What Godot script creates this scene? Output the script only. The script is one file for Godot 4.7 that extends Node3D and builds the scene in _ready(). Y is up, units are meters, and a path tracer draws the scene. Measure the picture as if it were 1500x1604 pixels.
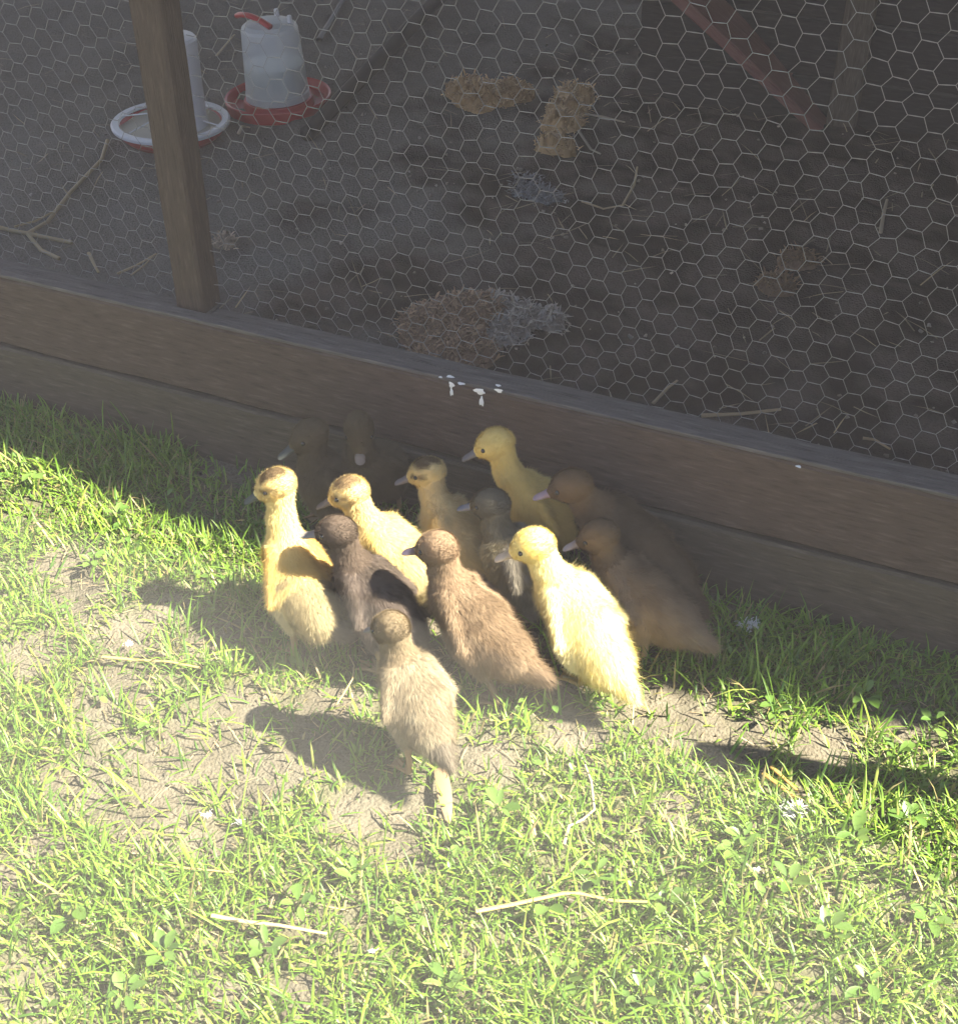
extends Node3D
# Ducklings beside the timber and wire side of a poultry run.
const CAM_H := 1.05
const FOCAL := 2050.0
const PITCH := 37.3
const PX := Vector2(750.0, 802.0)
const UP := Vector3.UP
var rng := RandomNumberGenerator.new()
var bump := FastNoiseLite.new()
var fine := FastNoiseLite.new()
var patchy := FastNoiseLite.new()
var wall_o := Vector3(-0.49785, 0, -1.56291)       # a point at the foot of the board wall
var wall_d := Vector3(0.91582, 0, 0.40160)          # along the wall
var wall_n := Vector3(-0.40160, 0, 0.91582)         # out of the wall, to the lawn
var taken := {}
var M := {}

# ---------------------------------------------------------------- places
func ray(x: float, y: float) -> Vector3:
	var p := deg_to_rad(PITCH)
	var fw := Vector3(0, -sin(p), -cos(p))
	var up := Vector3(0, cos(p), -sin(p))
	return fw * FOCAL + Vector3.RIGHT * (x - PX.x) + up * (PX.y - y)

func at(x: float, y: float, h := 0.0) -> Vector3:      # the point of height h seen there
	var r := ray(x, y)
	return Vector3(0, CAM_H, 0) + r * ((CAM_H - h) / -r.y)

func at_b(x: float, y: float, b: float) -> Vector3:    # the point seen there on a plane b behind the wall
	var r := ray(x, y)
	var o := Vector3(0, CAM_H, 0)
	return o + r * ((wall_o - wall_n * b - o).dot(wall_n) / r.dot(wall_n))

func wl(s: float, b: float, h: float) -> Vector3:
	return wall_o + wall_d * s - wall_n * b + UP * h

func sb(p: Vector3) -> Vector2:
	var r := p - wall_o
	return Vector2(r.dot(wall_d), -r.dot(wall_n))

func lawn_h(x: float, z: float) -> float:
	return bump.get_noise_2d(x * 100.0, z * 100.0) * 0.009 + fine.get_noise_2d(x * 100.0, z * 100.0) * 0.0035

func floor_h(s: float, b: float) -> float:
	return 0.016 + bump.get_noise_2d(s * 80.0 + 300.0, b * 80.0) * 0.016 + fine.get_noise_2d(s * 100.0 + 50.0, b * 100.0) * 0.006

func on_floor(x: float, y: float, lift := 0.0) -> Vector3:
	var p := at(x, y, 0.016)
	var q := sb(p)
	p.y = floor_h(q.x, q.y) + lift
	return p

func on_lawn(x: float, y: float, lift := 0.0) -> Vector3:
	var p := at(x, y)
	p.y = lawn_h(p.x, p.z) + lift
	return p

# ---------------------------------------------------------------- things
func numbered(called: String) -> String:
	var n: int = taken.get(called, 0)
	taken[called] = n + 1
	return called if n == 0 else "%s_%03d" % [called, n]

func tag(o: Node, label: String, category := "", group := "", kind := "") -> Node:
	o.set_meta("label", label)
	if category: o.set_meta("category", category)
	if group: o.set_meta("group", group)
	if kind: o.set_meta("kind", kind)
	return o

func thing(called: String, label: String, category: String, where: Vector3, group := "") -> Node3D:
	var o := Node3D.new()
	o.name = numbered(called)
	add_child(o)
	o.position = where
	tag(o, label, category, group)
	return o

class Build:
	var v := PackedVector3Array()
	var n := PackedVector3Array()
	var c := PackedColorArray()
	var t := PackedVector2Array()
	var i := PackedInt32Array()
	func add(p: Vector3, nn: Vector3, cc := Color.WHITE, uv := Vector2.ZERO) -> int:
		v.append(p); n.append(nn); c.append(cc); t.append(uv)
		return v.size() - 1
	func tri(a: Vector3, b: Vector3, d: Vector3, cc := Color.WHITE) -> void:
		var nn := (d - a).cross(b - a).normalized()
		var k := v.size()
		add(a, nn, cc); add(b, nn, cc); add(d, nn, cc)
		i.append_array([k, k + 1, k + 2])
	func quad(a: Vector3, b: Vector3, d: Vector3, e: Vector3, cc := Color.WHITE) -> void:
		var nn := (d - a).cross(b - a).normalized()
		var k := v.size()
		add(a, nn, cc, Vector2(0, 0)); add(b, nn, cc, Vector2(1, 0)); add(d, nn, cc, Vector2(1, 1)); add(e, nn, cc, Vector2(0, 1))
		i.append_array([k, k + 1, k + 2, k, k + 2, k + 3])
	func tube(path: PackedVector3Array, radii: PackedFloat32Array, sides: int, cc := Color.WHITE, flat := 1.0, flat_axis := Vector3.UP) -> void:
		var start := v.size()
		var m := path.size()
		var u := Vector3.ZERO
		for k in m:
			var dir := (path[mini(k + 1, m - 1)] - path[maxi(k - 1, 0)]).normalized()
			if k == 0:
				u = flat_axis if absf(dir.dot(flat_axis)) < 0.95 else Vector3.RIGHT
			u = (u - dir * u.dot(dir)).normalized()
			var w := dir.cross(u)
			for q in sides:
				var a := TAU * q / sides
				var o := u * cos(a) * flat + w * sin(a)
				add(path[k] + o * radii[k], (u * cos(a) / flat + w * sin(a)).normalized(), cc)
		for k in m - 1:
			for q in sides:
				var a := start + k * sides + q
				var b := start + k * sides + (q + 1) % sides
				i.append_array([a, b, a + sides, b, b + sides, a + sides])
		for e in [0, m - 1]:
			var mid := add(path[e], (path[e] - path[1 if e == 0 else m - 2]).normalized(), cc)
			for q in sides:
				i.append_array([mid, start + e * sides + q, start + e * sides + (q + 1) % sides])
	func lathe(profile: PackedVector2Array, sides: int, cc := Color.WHITE, o := Vector3.ZERO) -> void:
		var m := profile.size()
		for k in m - 1:                               # every band has its own normals: crisp edges
			var a := profile[k]
			var b := profile[k + 1]
			var e := (b - a).normalized()
			var start := v.size()
			for q in sides + 1:
				var an := TAU * q / sides
				var r := Vector3(cos(an), 0, sin(an))
				var nn := (r * e.y - Vector3.UP * e.x).normalized()
				add(o + r * a.x + Vector3.UP * a.y, nn, cc); add(o + r * b.x + Vector3.UP * b.y, nn, cc)
			for q in sides:
				var j := start + q * 2
				i.append_array([j, j + 1, j + 2, j + 1, j + 3, j + 2])
	func mesh() -> ArrayMesh:
		for k in range(0, i.size(), 3):               # wind every face to its normals
			var p := v[i[k]]
			if (v[i[k + 2]] - p).cross(v[i[k + 1]] - p).dot(n[i[k]] + n[i[k + 1]] + n[i[k + 2]]) < 0.0:
				var w := i[k + 1]
				i[k + 1] = i[k + 2]
				i[k + 2] = w
		var a := []
		a.resize(Mesh.ARRAY_MAX)
		a[Mesh.ARRAY_VERTEX] = v; a[Mesh.ARRAY_NORMAL] = n; a[Mesh.ARRAY_COLOR] = c; a[Mesh.ARRAY_TEX_UV] = t; a[Mesh.ARRAY_INDEX] = i
		var r := ArrayMesh.new()
		r.add_surface_from_arrays(Mesh.PRIMITIVE_TRIANGLES, a)
		return r

func put(b: Build, called: String, mat: Material, parent: Node = self) -> MeshInstance3D:
	var o := MeshInstance3D.new()
	o.mesh = b.mesh()
	o.material_override = mat
	o.name = numbered(called) if parent == self else called
	parent.add_child(o, true)
	return o

# a sawn board: length along x, grid of faces with slightly uneven, rounded edges; UV in metres
func board_mesh(size: Vector3, wobble: float, seed_at: float) -> Build:
	var b := Build.new()
	var nx := maxi(2, int(size.x / 0.02))
	var prof: Array[Vector2] = []
	var e := minf(0.003, minf(size.y, size.z) * 0.2)
	var hy := size.y / 2
	var hz := size.z / 2
	prof = [Vector2(hy - e, hz), Vector2(hy, hz - e), Vector2(hy, 0), Vector2(hy, -hz + e), Vector2(hy - e, -hz), Vector2(0, -hz), Vector2(-hy + e, -hz), Vector2(-hy, -hz + e), Vector2(-hy, hz - e), Vector2(-hy + e, hz), Vector2(0, hz)]
	var m := prof.size()
	for q in m:
		var a := prof[q]
		var d := prof[(q + 1) % m]
		var nn := Vector3(0, -(d.y - a.y), d.x - a.x).normalized()
		if nn.dot(Vector3(0, a.x + d.x, a.y + d.y)) < 0: nn = -nn
		var st := b.v.size()
		var run := q * 0.07
		for k in nx + 1:
			var x := -size.x / 2 + size.x * k / nx
			for w in 2:
				var c: Vector2 = a if w == 0 else d
				var off := fine.get_noise_2d(x * 60.0 + seed_at, c.x * 150.0 + c.y * 90.0) * wobble + bump.get_noise_2d(x * 40.0 + seed_at, signf(c.x) * 40.0) * wobble
				var p := Vector3(x, c.x + off * signf(c.x), c.y + off * 0.6 * signf(c.y))
				b.add(p, nn, Color.WHITE, Vector2(x + seed_at, run + (0.0 if w == 0 else (d - a).length())))
		for k in nx:
			var j := st + k * 2
			b.i.append_array([j, j + 1, j + 2, j + 1, j + 3, j + 2])
	for sgn in [-1.0, 1.0]:
		var mid := b.add(Vector3(sgn * size.x / 2, 0, 0), Vector3(sgn, 0, 0))
		var st := b.v.size()
		for q in m: b.add(Vector3(sgn * size.x / 2, prof[q].x, prof[q].y), Vector3(sgn, 0, 0), Color.WHITE, prof[q])
		for q in m: b.i.append_array([mid, st + q, st + (q + 1) % m])
	return b

func wall_basis() -> Basis:
	return Basis(wall_d, UP, wall_n)

func board(called: String, parent: Node, mid: Vector3, size: Vector3, mat: Material, basis: Basis, wobble := 0.0012, seed_at := 0.0) -> MeshInstance3D:
	var o := put(board_mesh(size, wobble, seed_at), called, mat, parent)
	var base: Vector3 = parent.position if parent != self else Vector3.ZERO
	o.transform = Transform3D(basis, mid - base)
	return o

# ---------------------------------------------------------------- materials
func noise_image(w: int, h: int, fx: float, fy: float, seed_at: int, ramp: Gradient, warp := 0.0, octaves := 4) -> ImageTexture:
	var nz := FastNoiseLite.new()
	nz.seed = seed_at
	nz.noise_type = FastNoiseLite.TYPE_SIMPLEX_SMOOTH
	nz.fractal_octaves = octaves
	nz.frequency = 1.0
	var im := Image.create(w, h, false, Image.FORMAT_RGB8)
	for y in h:
		for x in w:
			# tiles: two noises cross-faded along x and y
			var u := float(x) / w
			var v := float(y) / h
			var a := TAU * u
			var g := nz.get_noise_3d(cos(a) * fx, sin(a) * fx, v * fy)
			var g2 := nz.get_noise_3d(cos(a) * fx, sin(a) * fx, (v - 1.0) * fy)
			var k := smoothstep(0.7, 1.0, v)
			g = lerpf(g, g2, k)
			if warp > 0.0: g = sin(g * warp) * 0.5
			im.set_pixel(x, y, ramp.sample(clampf(0.5 + g * 0.75, 0.0, 1.0)))
	im.generate_mipmaps()
	return ImageTexture.create_from_image(im)

func ramp(cols: Array) -> Gradient:
	var g := Gradient.new()
	g.offsets = PackedFloat32Array(range(cols.size()).map(func(k): return float(k) / (cols.size() - 1)))
	g.colors = PackedColorArray(cols.map(func(k): return k.linear_to_srgb()))
	return g

func grey_ramp() -> Gradient:
	var g := Gradient.new()
	g.offsets = PackedFloat32Array([0.0, 1.0])
	g.colors = PackedColorArray([Color.BLACK, Color.WHITE])
	return g

func mat(col: Color, rough := 0.8, spec := 0.4) -> StandardMaterial3D:
	var m := StandardMaterial3D.new()
	m.albedo_color = col.linear_to_srgb()
	m.roughness = rough
	m.metallic_specular = spec
	m.cull_mode = BaseMaterial3D.CULL_DISABLED
	return m

func vmat(rough := 0.8, back := Color.BLACK, spec := 0.3) -> StandardMaterial3D:
	var m := mat(Color.WHITE, rough, spec)
	m.vertex_color_use_as_albedo = true
	if back != Color.BLACK:
		m.backlight_enabled = true
		m.backlight = back
	return m

func wood(dark: Color, mid: Color, light: Color, seed_at: int, rough := 0.85) -> StandardMaterial3D:
	var m := mat(Color.WHITE, rough, 0.25)
	m.albedo_texture = noise_image(384, 768, 1.7, 30.0, seed_at, ramp([dark, mid.lerp(dark, 0.4), mid, mid, mid.lerp(light, 0.5), light]), 0.0, 6)
	m.uv1_scale = Vector3(2.1, 5.0, 1.0)
	m.heightmap_enabled = true
	m.heightmap_texture = M.grain
	m.heightmap_scale = 0.12
	return m

func make_materials() -> void:
	M.grain = noise_image(384, 768, 1.1, 60.0, 77, grey_ramp(), 0.0, 4)
	M.board = wood(Color(0.055, 0.038, 0.031), Color(0.084, 0.060, 0.049), Color(0.115, 0.087, 0.073), 3)
	M.board_low = wood(Color(0.052, 0.042, 0.032), Color(0.080, 0.066, 0.051), Color(0.115, 0.098, 0.078), 4)
	M.cap = wood(Color(0.06, 0.055, 0.053), Color(0.105, 0.096, 0.092), Color(0.16, 0.147, 0.138), 5)
	M.post = wood(Color(0.042, 0.032, 0.026), Color(0.064, 0.048, 0.038), Color(0.092, 0.070, 0.056), 6)
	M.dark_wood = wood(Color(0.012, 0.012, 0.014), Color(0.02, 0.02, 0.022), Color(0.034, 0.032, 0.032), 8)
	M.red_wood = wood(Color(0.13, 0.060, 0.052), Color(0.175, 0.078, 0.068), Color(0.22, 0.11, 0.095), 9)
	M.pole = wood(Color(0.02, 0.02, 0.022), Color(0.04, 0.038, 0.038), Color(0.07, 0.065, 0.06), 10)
	M.soil = vmat(0.95, Color.BLACK, 0.15)
	M.soil.albedo_texture = noise_image(512, 512, 9.0, 60.0, 11, ramp([Color(0.55, 0.53, 0.5), Color(0.85, 0.84, 0.82), Color(1, 1, 1), Color(1.0, 0.98, 0.95)]), 0.0, 5)
	M.soil.uv1_triplanar = true
	M.soil.uv1_world_triplanar = true
	M.soil.uv1_scale = Vector3.ONE * 3.1
	M.soil.heightmap_enabled = true
	M.soil.heightmap_texture = noise_image(512, 512, 12.0, 80.0, 12, grey_ramp(), 0.0, 5)
	M.soil.heightmap_scale = 0.25
	M.grass = vmat(0.45, Color(0.55, 0.6, 0.4), 0.45)
	M.leaf = vmat(0.4, Color(0.5, 0.55, 0.3), 0.45)
	M.straw = vmat(0.55, Color.BLACK, 0.4)
	M.down = vmat(0.9, Color(0.5, 0.5, 0.45), 0.1)
	M.skin = vmat(0.95, Color.BLACK, 0.1)
	M.eye = mat(Color(0.01, 0.008, 0.006), 0.12, 0.6)
	M.wire = mat(Color(0.27, 0.265, 0.265), 0.55)
	M.wire.metallic = 0.55
	M.white_plastic = mat(Color(0.72, 0.76, 0.80), 0.35, 0.5)
	M.white_plastic.transparency = BaseMaterial3D.TRANSPARENCY_ALPHA
	M.white_plastic.albedo_color.a = 0.5
	M.water = mat(Color(0.20, 0.26, 0.17), 0.2, 0.5)
	M.solid_white = mat(Color(0.62, 0.63, 0.66), 0.4, 0.5)
	M.red_plastic = mat(Color(0.36, 0.008, 0.016), 0.4, 0.5)
	M.feed = vmat(0.9)
	M.dropping = mat(Color(0.78, 0.78, 0.76), 0.6, 0.4)
	M.feather = mat(Color(0.75, 0.74, 0.72), 0.8, 0.2)
	M.feather.backlight_enabled = true
	M.feather.backlight = Color(0.5, 0.5, 0.5)
	M.roof = mat(Color(0.16, 0.16, 0.17), 0.7)

# ---------------------------------------------------------------- setting
func soil_patches() -> Array:
	# bare earth in the lawn: [pixel x, pixel y, radius in metres]
	return [[105, 890, .055], [130, 940, .05], [60, 1030, .05], [180, 1090, .07], [290, 1190, .075], [130, 1235, .06], [240, 1280, .06], [370, 1130, .06], [400, 1220, .06], [470, 1190, .05],
		[560, 1270, .045], [640, 1260, .05], [620, 1330, .035], [210, 1000, .05], [340, 1010, .05], [260, 960, .03], [1020, 1110, .05], [1100, 1140, .05], [1170, 1160, .05], [900, 1150, .05], [1300, 1170, .045], [1420, 1140, .035],
		[1060, 1260, .028], [470, 1560, .02], [360, 1560, .02], [80, 1330, .03], [20, 1380, .03], [520, 1110, .05], [560, 900, .12], [700, 1000, .12], [850, 1050, .09], [380, 720, .07], [320, 1330, .03], [760, 1190, .04]]

var patches := []

func grassiness(x: float, z: float) -> float:
	var g := 1.0
	for p in patches:
		var dd: float = Vector2(x - p.x, z - p.y).length() / p.z
		if dd < 1.5: g = minf(g, smoothstep(0.45, 1.25, dd + patchy.get_noise_2d(x * 260.0, z * 260.0) * 0.35))
	return clampf(g * (0.75 + patchy.get_noise_2d(x * 120.0 + 40.0, z * 120.0) * 0.55), 0.09, 1.0)

func axis_steps(lo: float, hi: float, step: float) -> PackedFloat32Array:
	var r := PackedFloat32Array()
	for far in [-40.0, -15.0, -6.0, -3.0, -1.2, -0.5, -0.2]: r.append(lo + far)
	var k := lo
	while k <= hi:
		r.append(k); k += step
	for far in [0.2, 0.5, 1.2, 3.0, 6.0, 15.0, 40.0]: r.append(hi + far)
	return r

func sheet(us: PackedFloat32Array, vs: PackedFloat32Array, f: Callable, col: Callable) -> Build:
	var b := Build.new()
	var w := us.size()
	for v in vs:
		for u in us:
			var p: Vector3 = f.call(u, v)
			b.add(p, UP, col.call(p), Vector2(p.x, p.z))
	for j in vs.size():
		for k in w:
			var dx := b.v[j * w + mini(k + 1, w - 1)] - b.v[j * w + maxi(k - 1, 0)]
			var dz := b.v[mini(j + 1, vs.size() - 1) * w + k] - b.v[maxi(j - 1, 0) * w + k]
			var nn := dz.cross(dx).normalized()
			b.n[j * w + k] = nn if nn.y > 0 else -nn
	for j in vs.size() - 1:
		for k in w - 1:
			var a := j * w + k
			b.i.append_array([a, a + 1, a + w, a + 1, a + w + 1, a + w])
	return b

func build_ground() -> void:
	for p in soil_patches():
		var q := at(p[0], p[1])
		patches.append(Vector3(q.x, q.z, p[2]))
	var lawn := sheet(axis_steps(-1.0, 1.0, 0.01), axis_steps(-1.9, -0.45, 0.01), func(x, z): return Vector3(x, lawn_h(x, z) if absf(x) < 1.05 and z > -1.95 else 0.0, z),
		func(p):
			var k := 0.5 + 0.5 * patchy.get_noise_2d(p.x * 200.0, p.z * 200.0)
			var soil: Color = Color(0.100, 0.088, 0.066).lerp(Color(0.180, 0.162, 0.124), k)
			return soil.lerp(Color(0.10, 0.115, 0.045), clampf(grassiness(p.x, p.z) * 0.7, 0, 1)))
	tag(put(lawn, "lawn_ground", M.soil), "uneven lawn soil with bare earth patches", "", "", "structure")
	var us := PackedFloat32Array()
	var vs := PackedFloat32Array()
	for k in 221: us.append(-2.0 + k * 0.02)
	for k in 171: vs.append(0.03 + k * 0.02)
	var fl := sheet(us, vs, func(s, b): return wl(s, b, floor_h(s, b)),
		func(p):
			var q := sb(p)
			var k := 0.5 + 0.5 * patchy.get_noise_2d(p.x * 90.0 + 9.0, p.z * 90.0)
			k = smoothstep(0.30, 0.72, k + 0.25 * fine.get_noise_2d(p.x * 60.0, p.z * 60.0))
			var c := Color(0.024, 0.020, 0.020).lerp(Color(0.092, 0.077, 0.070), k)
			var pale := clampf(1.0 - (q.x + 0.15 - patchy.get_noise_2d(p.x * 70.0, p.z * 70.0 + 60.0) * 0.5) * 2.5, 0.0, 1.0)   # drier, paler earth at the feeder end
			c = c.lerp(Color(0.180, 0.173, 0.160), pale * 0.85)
			return c)
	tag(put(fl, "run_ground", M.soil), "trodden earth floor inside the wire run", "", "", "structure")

func blade(b: Build, root: Vector3, dir: Vector3, lean: float, length: float, width: float, col: Color, curl: float, segs := 3) -> void:
	var side := dir.cross(UP).normalized()
	var st := b.v.size()
	var p := root
	var ang := lean
	for k in segs + 1:
		var t := float(k) / segs
		var fw := dir * sin(ang) + UP * cos(ang)
		var nn := (UP * sin(ang) - dir * cos(ang)).normalized()
		if nn.y < 0: nn = -nn
		var w := width * (0.75 + 0.5 * t) * (1.0 - t * t * t * 0.999) * 0.5
		b.add(p - side * w, (nn - side * 0.35).normalized(), col)
		b.add(p + side * w, (nn + side * 0.35).normalized(), col)
		p += fw * length / segs
		ang += curl / segs
	for k in segs:
		var a := st + k * 2
		b.i.append_array([a, a + 1, a + 2, a + 1, a + 3, a + 2])

func build_grass() -> void:
	var b := Build.new()
	var n := 0
	while n < 150000:
		var x := rng.randf_range(-0.95, 0.95)
		var z := rng.randf_range(-1.86, -0.48)
		var q := sb(Vector3(x, 0, z))
		n += 1
		if q.y > -0.008: continue
		var g := grassiness(x, z)
		if rng.randf() > g: continue
		var k := rng.randf()
		var col := Color(0.100, 0.200, 0.018).lerp(Color(0.195, 0.305, 0.036), k)
		if rng.randf() < 0.22: col = Color(0.055, 0.125, 0.018).lerp(Color(0.09, 0.17, 0.025), k)
		var dry := rng.randf()
		if dry < 0.08: col = Color(0.34, 0.27, 0.12).lerp(Color(0.24, 0.22, 0.09), k)
		elif dry < 0.15: col = col.lerp(Color(0.30, 0.28, 0.08), 0.5)
		var az := rng.randf() * TAU
		var tuft := patchy.get_noise_2d(x * 55.0, z * 55.0)
		var length := rng.randf_range(0.014, 0.042) * (1.0 + tuft * 0.6)
		if rng.randf() < 0.07: length *= 1.7
		blade(b, Vector3(x, lawn_h(x, z) - 0.002, z), Vector3(cos(az), 0, sin(az)), rng.randf_range(0.15, 1.15), length, rng.randf_range(0.0010, 0.0036), col, rng.randf_range(-0.2, 1.3))
	tag(put(b, "grass", M.grass), "short green lawn grass with trampled blades", "grass", "", "stuff")
	# small round clover and seedling leaves between the blades
	var c := Build.new()
	for k in 500:
		var x := rng.randf_range(-0.9, 0.9)
		var z := rng.randf_range(-1.75, -0.5)
		if sb(Vector3(x, 0, z)).y > -0.02 or rng.randf() > grassiness(x, z) + 0.1: continue
		var col := Color(0.08, 0.16, 0.028).lerp(Color(0.14, 0.22, 0.045), rng.randf())
		for m in rng.randi_range(1, 3):
			leaf(c, Vector3(x, lawn_h(x, z) + rng.randf_range(0.006, 0.022), z), rng.randf() * TAU, rng.randf_range(-0.9, 0.9), rng.randf_range(0.006, 0.012), 0.7, col)
	tag(put(c, "clover_leaves", M.leaf), "small round clover leaves scattered through the grass", "clover", "", "stuff")
	# broken dry bits lying on the earth
	var d := Build.new()
	for k in 2600:
		var x := rng.randf_range(-0.9, 0.9)
		var z := rng.randf_range(-1.7, -0.5)
		if sb(Vector3(x, 0, z)).y > -0.02: continue
		var az := rng.randf() * TAU
		blade(d, Vector3(x, lawn_h(x, z) + 0.002, z), Vector3(cos(az), 0, sin(az)), rng.randf_range(1.3, 1.6), rng.randf_range(0.006, 0.036), rng.randf_range(0.0008, 0.0020), Color(0.40, 0.32, 0.18).lerp(Color(0.20, 0.15, 0.09), rng.randf()), rng.randf_range(-0.2, 0.3), 2)
	for k in 2600:
		var x := rng.randf_range(-0.9, 0.9)
		var z := rng.randf_range(-1.7, -0.5)
		if sb(Vector3(x, 0, z)).y > -0.02: continue
		var e := 0.0012 + 0.0045 * pow(rng.randf(), 4.0)
		var q := Vector3(x, lawn_h(x, z), z)
		d.tube(PackedVector3Array([q - UP * e * 0.4, q + Vector3(rng.randf_range(-0.6, 0.6), 0.35, rng.randf_range(-0.6, 0.6)) * e, q + Vector3(rng.randf_range(-1, 1), 0.7, rng.randf_range(-1, 1)) * e]), PackedFloat32Array([e * 0.9, e * 1.05, e * 0.45]), 6, Color(0.075, 0.062, 0.045).lerp(Color(0.17, 0.145, 0.105), rng.randf()), 0.75)
	tag(put(d, "lawn_litter", M.straw), "short dry stalks and crumbs of soil littered over the bare earth", "litter", "", "stuff")

func leaf(b: Build, root: Vector3, az: float, tilt: float, length: float, ratio: float, col: Color) -> void:
	var f := Vector3(cos(az), sin(tilt), sin(az)).normalized()
	var s := f.cross(UP).normalized()
	var nn := s.cross(f).normalized()
	if nn.y < 0: nn = -nn
	var st := b.v.size()
	var outline := [[0.0, 0.06], [0.25, 0.36], [0.55, 0.5], [0.82, 0.38], [1.0, 0.05]]
	for o in outline:
		var t: float = o[0]
		var w: float = o[1] * ratio * length
		var mid := root + f * length * t + nn * length * 0.12 * sin(t * PI)
		b.add(mid - s * w + nn * w * 0.25, (nn + s * 0.3).normalized(), col); b.add(mid, nn, col); b.add(mid + s * w + nn * w * 0.25, (nn - s * 0.3).normalized(), col)
	for k in 4:
		for e in 2:
			var a := st + k * 3 + e
			b.i.append_array([a, a + 1, a + 3, a + 1, a + 4, a + 3])

# ---------------------------------------------------------------- the run's side
func build_fence() -> void:
	var f := thing("wire_run_fence", "brown board wall with timber post and hexagonal wire netting above", "fence", wl(0.5, 0, 0))
	var wb := wall_basis()
	board("board", f, wl(0.45, -0.012 + 0.024, 0.156), Vector3(3.6, 0.110, 0.024), M.board, wb, 0.0016, 1.7).set_meta("label", "upper red-brown board of the wall")
	board("board", f, wl(0.45, 0.0065, 0.034), Vector3(3.6, 0.128, 0.024), M.board_low, wb, 0.0022, 5.1).set_meta("label", "lower weathered board of the wall")
	board("cap_batten", f, wl(-0.715, 0.0385, 0.184), Vector3(1.61, 0.056, 0.024), M.cap, wb, 0.001, 2.2)
	board("cap_batten", f, wl(1.20, 0.0385, 0.184), Vector3(2.11, 0.056, 0.024), M.cap, wb, 0.001, 3.9)
	var top := board("cap_strip", f, wl(0.45, 0.0118, 0.2137), Vector3(3.6, 0.005, 0.0215), M.cap, wb, 0.0004, 8.1)
	top.set_meta("label", "weathered grey top edge of the wall")
	var upright := Basis(UP, -wall_d, wall_n)
	board("post", f, wl(0.114, 0.0475, 0.21 + 0.53), Vector3(1.06, 0.044, 0.042), M.post, upright, 0.0008, 4.4)
	# netting: hexagons with the twisted sides level
	var a := 0.0147                                  # side of a cell
	var row := a * sqrt(3.0)
	var b := Build.new()
	var node := func(s: float, h: float) -> Vector3:
		var ds := fine.get_noise_2d(s * 70.0, h * 70.0) * 0.0045 + bump.get_noise_2d(s * 30.0, h * 30.0) * 0.010
		var dh := fine.get_noise_2d(s * 70.0 + 200.0, h * 70.0) * 0.004 + bump.get_noise_2d(s * 26.0 + 90.0, h * 26.0) * 0.013
		var db := bump.get_noise_2d(s * 24.0, h * 24.0 + 70.0) * 0.006
		return wl(s + ds, 0.0525 + db, h + dh) - f.position
	for ci in range(-30, 66):
		for ri in range(-1, 28):
			var s := ci * a * 1.5
			if s > 0.086 and s < 0.142: continue
			var h := 0.205 + ri * row + (row / 2 if ci & 1 else 0.0)
			var p0: Vector3 = node.call(s - a / 2, h)
			var p1: Vector3 = node.call(s + a / 2, h)
			var p2: Vector3 = node.call(s + a, h + row / 2)
			var p3: Vector3 = node.call(s + a, h - row / 2)
			b.tube(PackedVector3Array([p0, p0.lerp(p1, 0.5), p1]), PackedFloat32Array([0.00036, 0.00058, 0.00036]), 5)
			if s + a > 0.088 and s < 0.12: continue
			b.tube(PackedVector3Array([p1, p2]), PackedFloat32Array([0.00034, 0.00034]), 4)
			b.tube(PackedVector3Array([p1, p3]), PackedFloat32Array([0.00034, 0.00034]), 4)
	var net := put(b, "wire_netting", M.wire, f)
	net.set_meta("kind", "stuff")
	# the roof over the run, out of the picture: it keeps the sun off the run and the wall
	var r := thing("run_roof", "grey sheet roof and boarded end over the wire run", "roof", wl(0.8, 0.12, 1.19))
	board("roof_sheet", r, wl(-0.80, 1.72, 1.292), Vector3(3.40, 0.016, 3.2), M.roof, wb, 0.0, 0.0)
	var rise := (wl(2.36, 0.0, 1.82) - wl(0.90, 0.0, 1.30)).normalized()
	board("roof_sheet", r, wl(1.63, 1.72, 1.565), Vector3(1.60, 0.016, 3.2), M.roof, Basis(rise, wall_n.cross(rise), wall_n), 0.0, 0.0)
	for k in 17:
		board("end_board", r, wl(2.37, 1.72, 0.056 + k * 0.112), Vector3(3.2, 0.111, 0.02), M.dark_wood, Basis(-wall_n, UP, wall_d), 0.0, k * 0.7)
	# stake whose shadow crosses the lawn
	var k := thing("wooden_stake", "square wooden stake driven into the lawn beside the wall", "stake", wl(1.42, -0.16, 0.0))
	board("shaft", k, wl(1.42, -0.16, 0.25), Vector3(0.62, 0.034, 0.034), M.post, upright, 0.001, 1.0)

func splat(b: Build, mid: Vector3, u: Vector3, w: Vector3, nn: Vector3, ru: float, rw: float) -> void:
	var st := b.v.size()
	b.add(mid + nn * 0.0012, nn)
	var ph := rng.randf() * TAU
	for ring in 2:
		for k in 14:
			var an := TAU * k / 14
			var rr := (0.7 if ring == 0 else 1.0) * (1.0 + 0.22 * sin(an * 3 + ph) + 0.12 * sin(an * 5 + ph * 2))
			b.add(mid + u * cos(an) * ru * rr + w * sin(an) * rw * rr + nn * (0.001 if ring == 0 else 0.0), (nn + (u * cos(an) + w * sin(an)) * (0.2 if ring == 0 else 0.9)).normalized())
	for k in 14:
		var j := (k + 1) % 14
		b.i.append_array([st, st + 1 + k, st + 1 + j, st + 1 + k, st + 15 + k, st + 1 + j, st + 1 + j, st + 15 + k, st + 15 + j])

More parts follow.
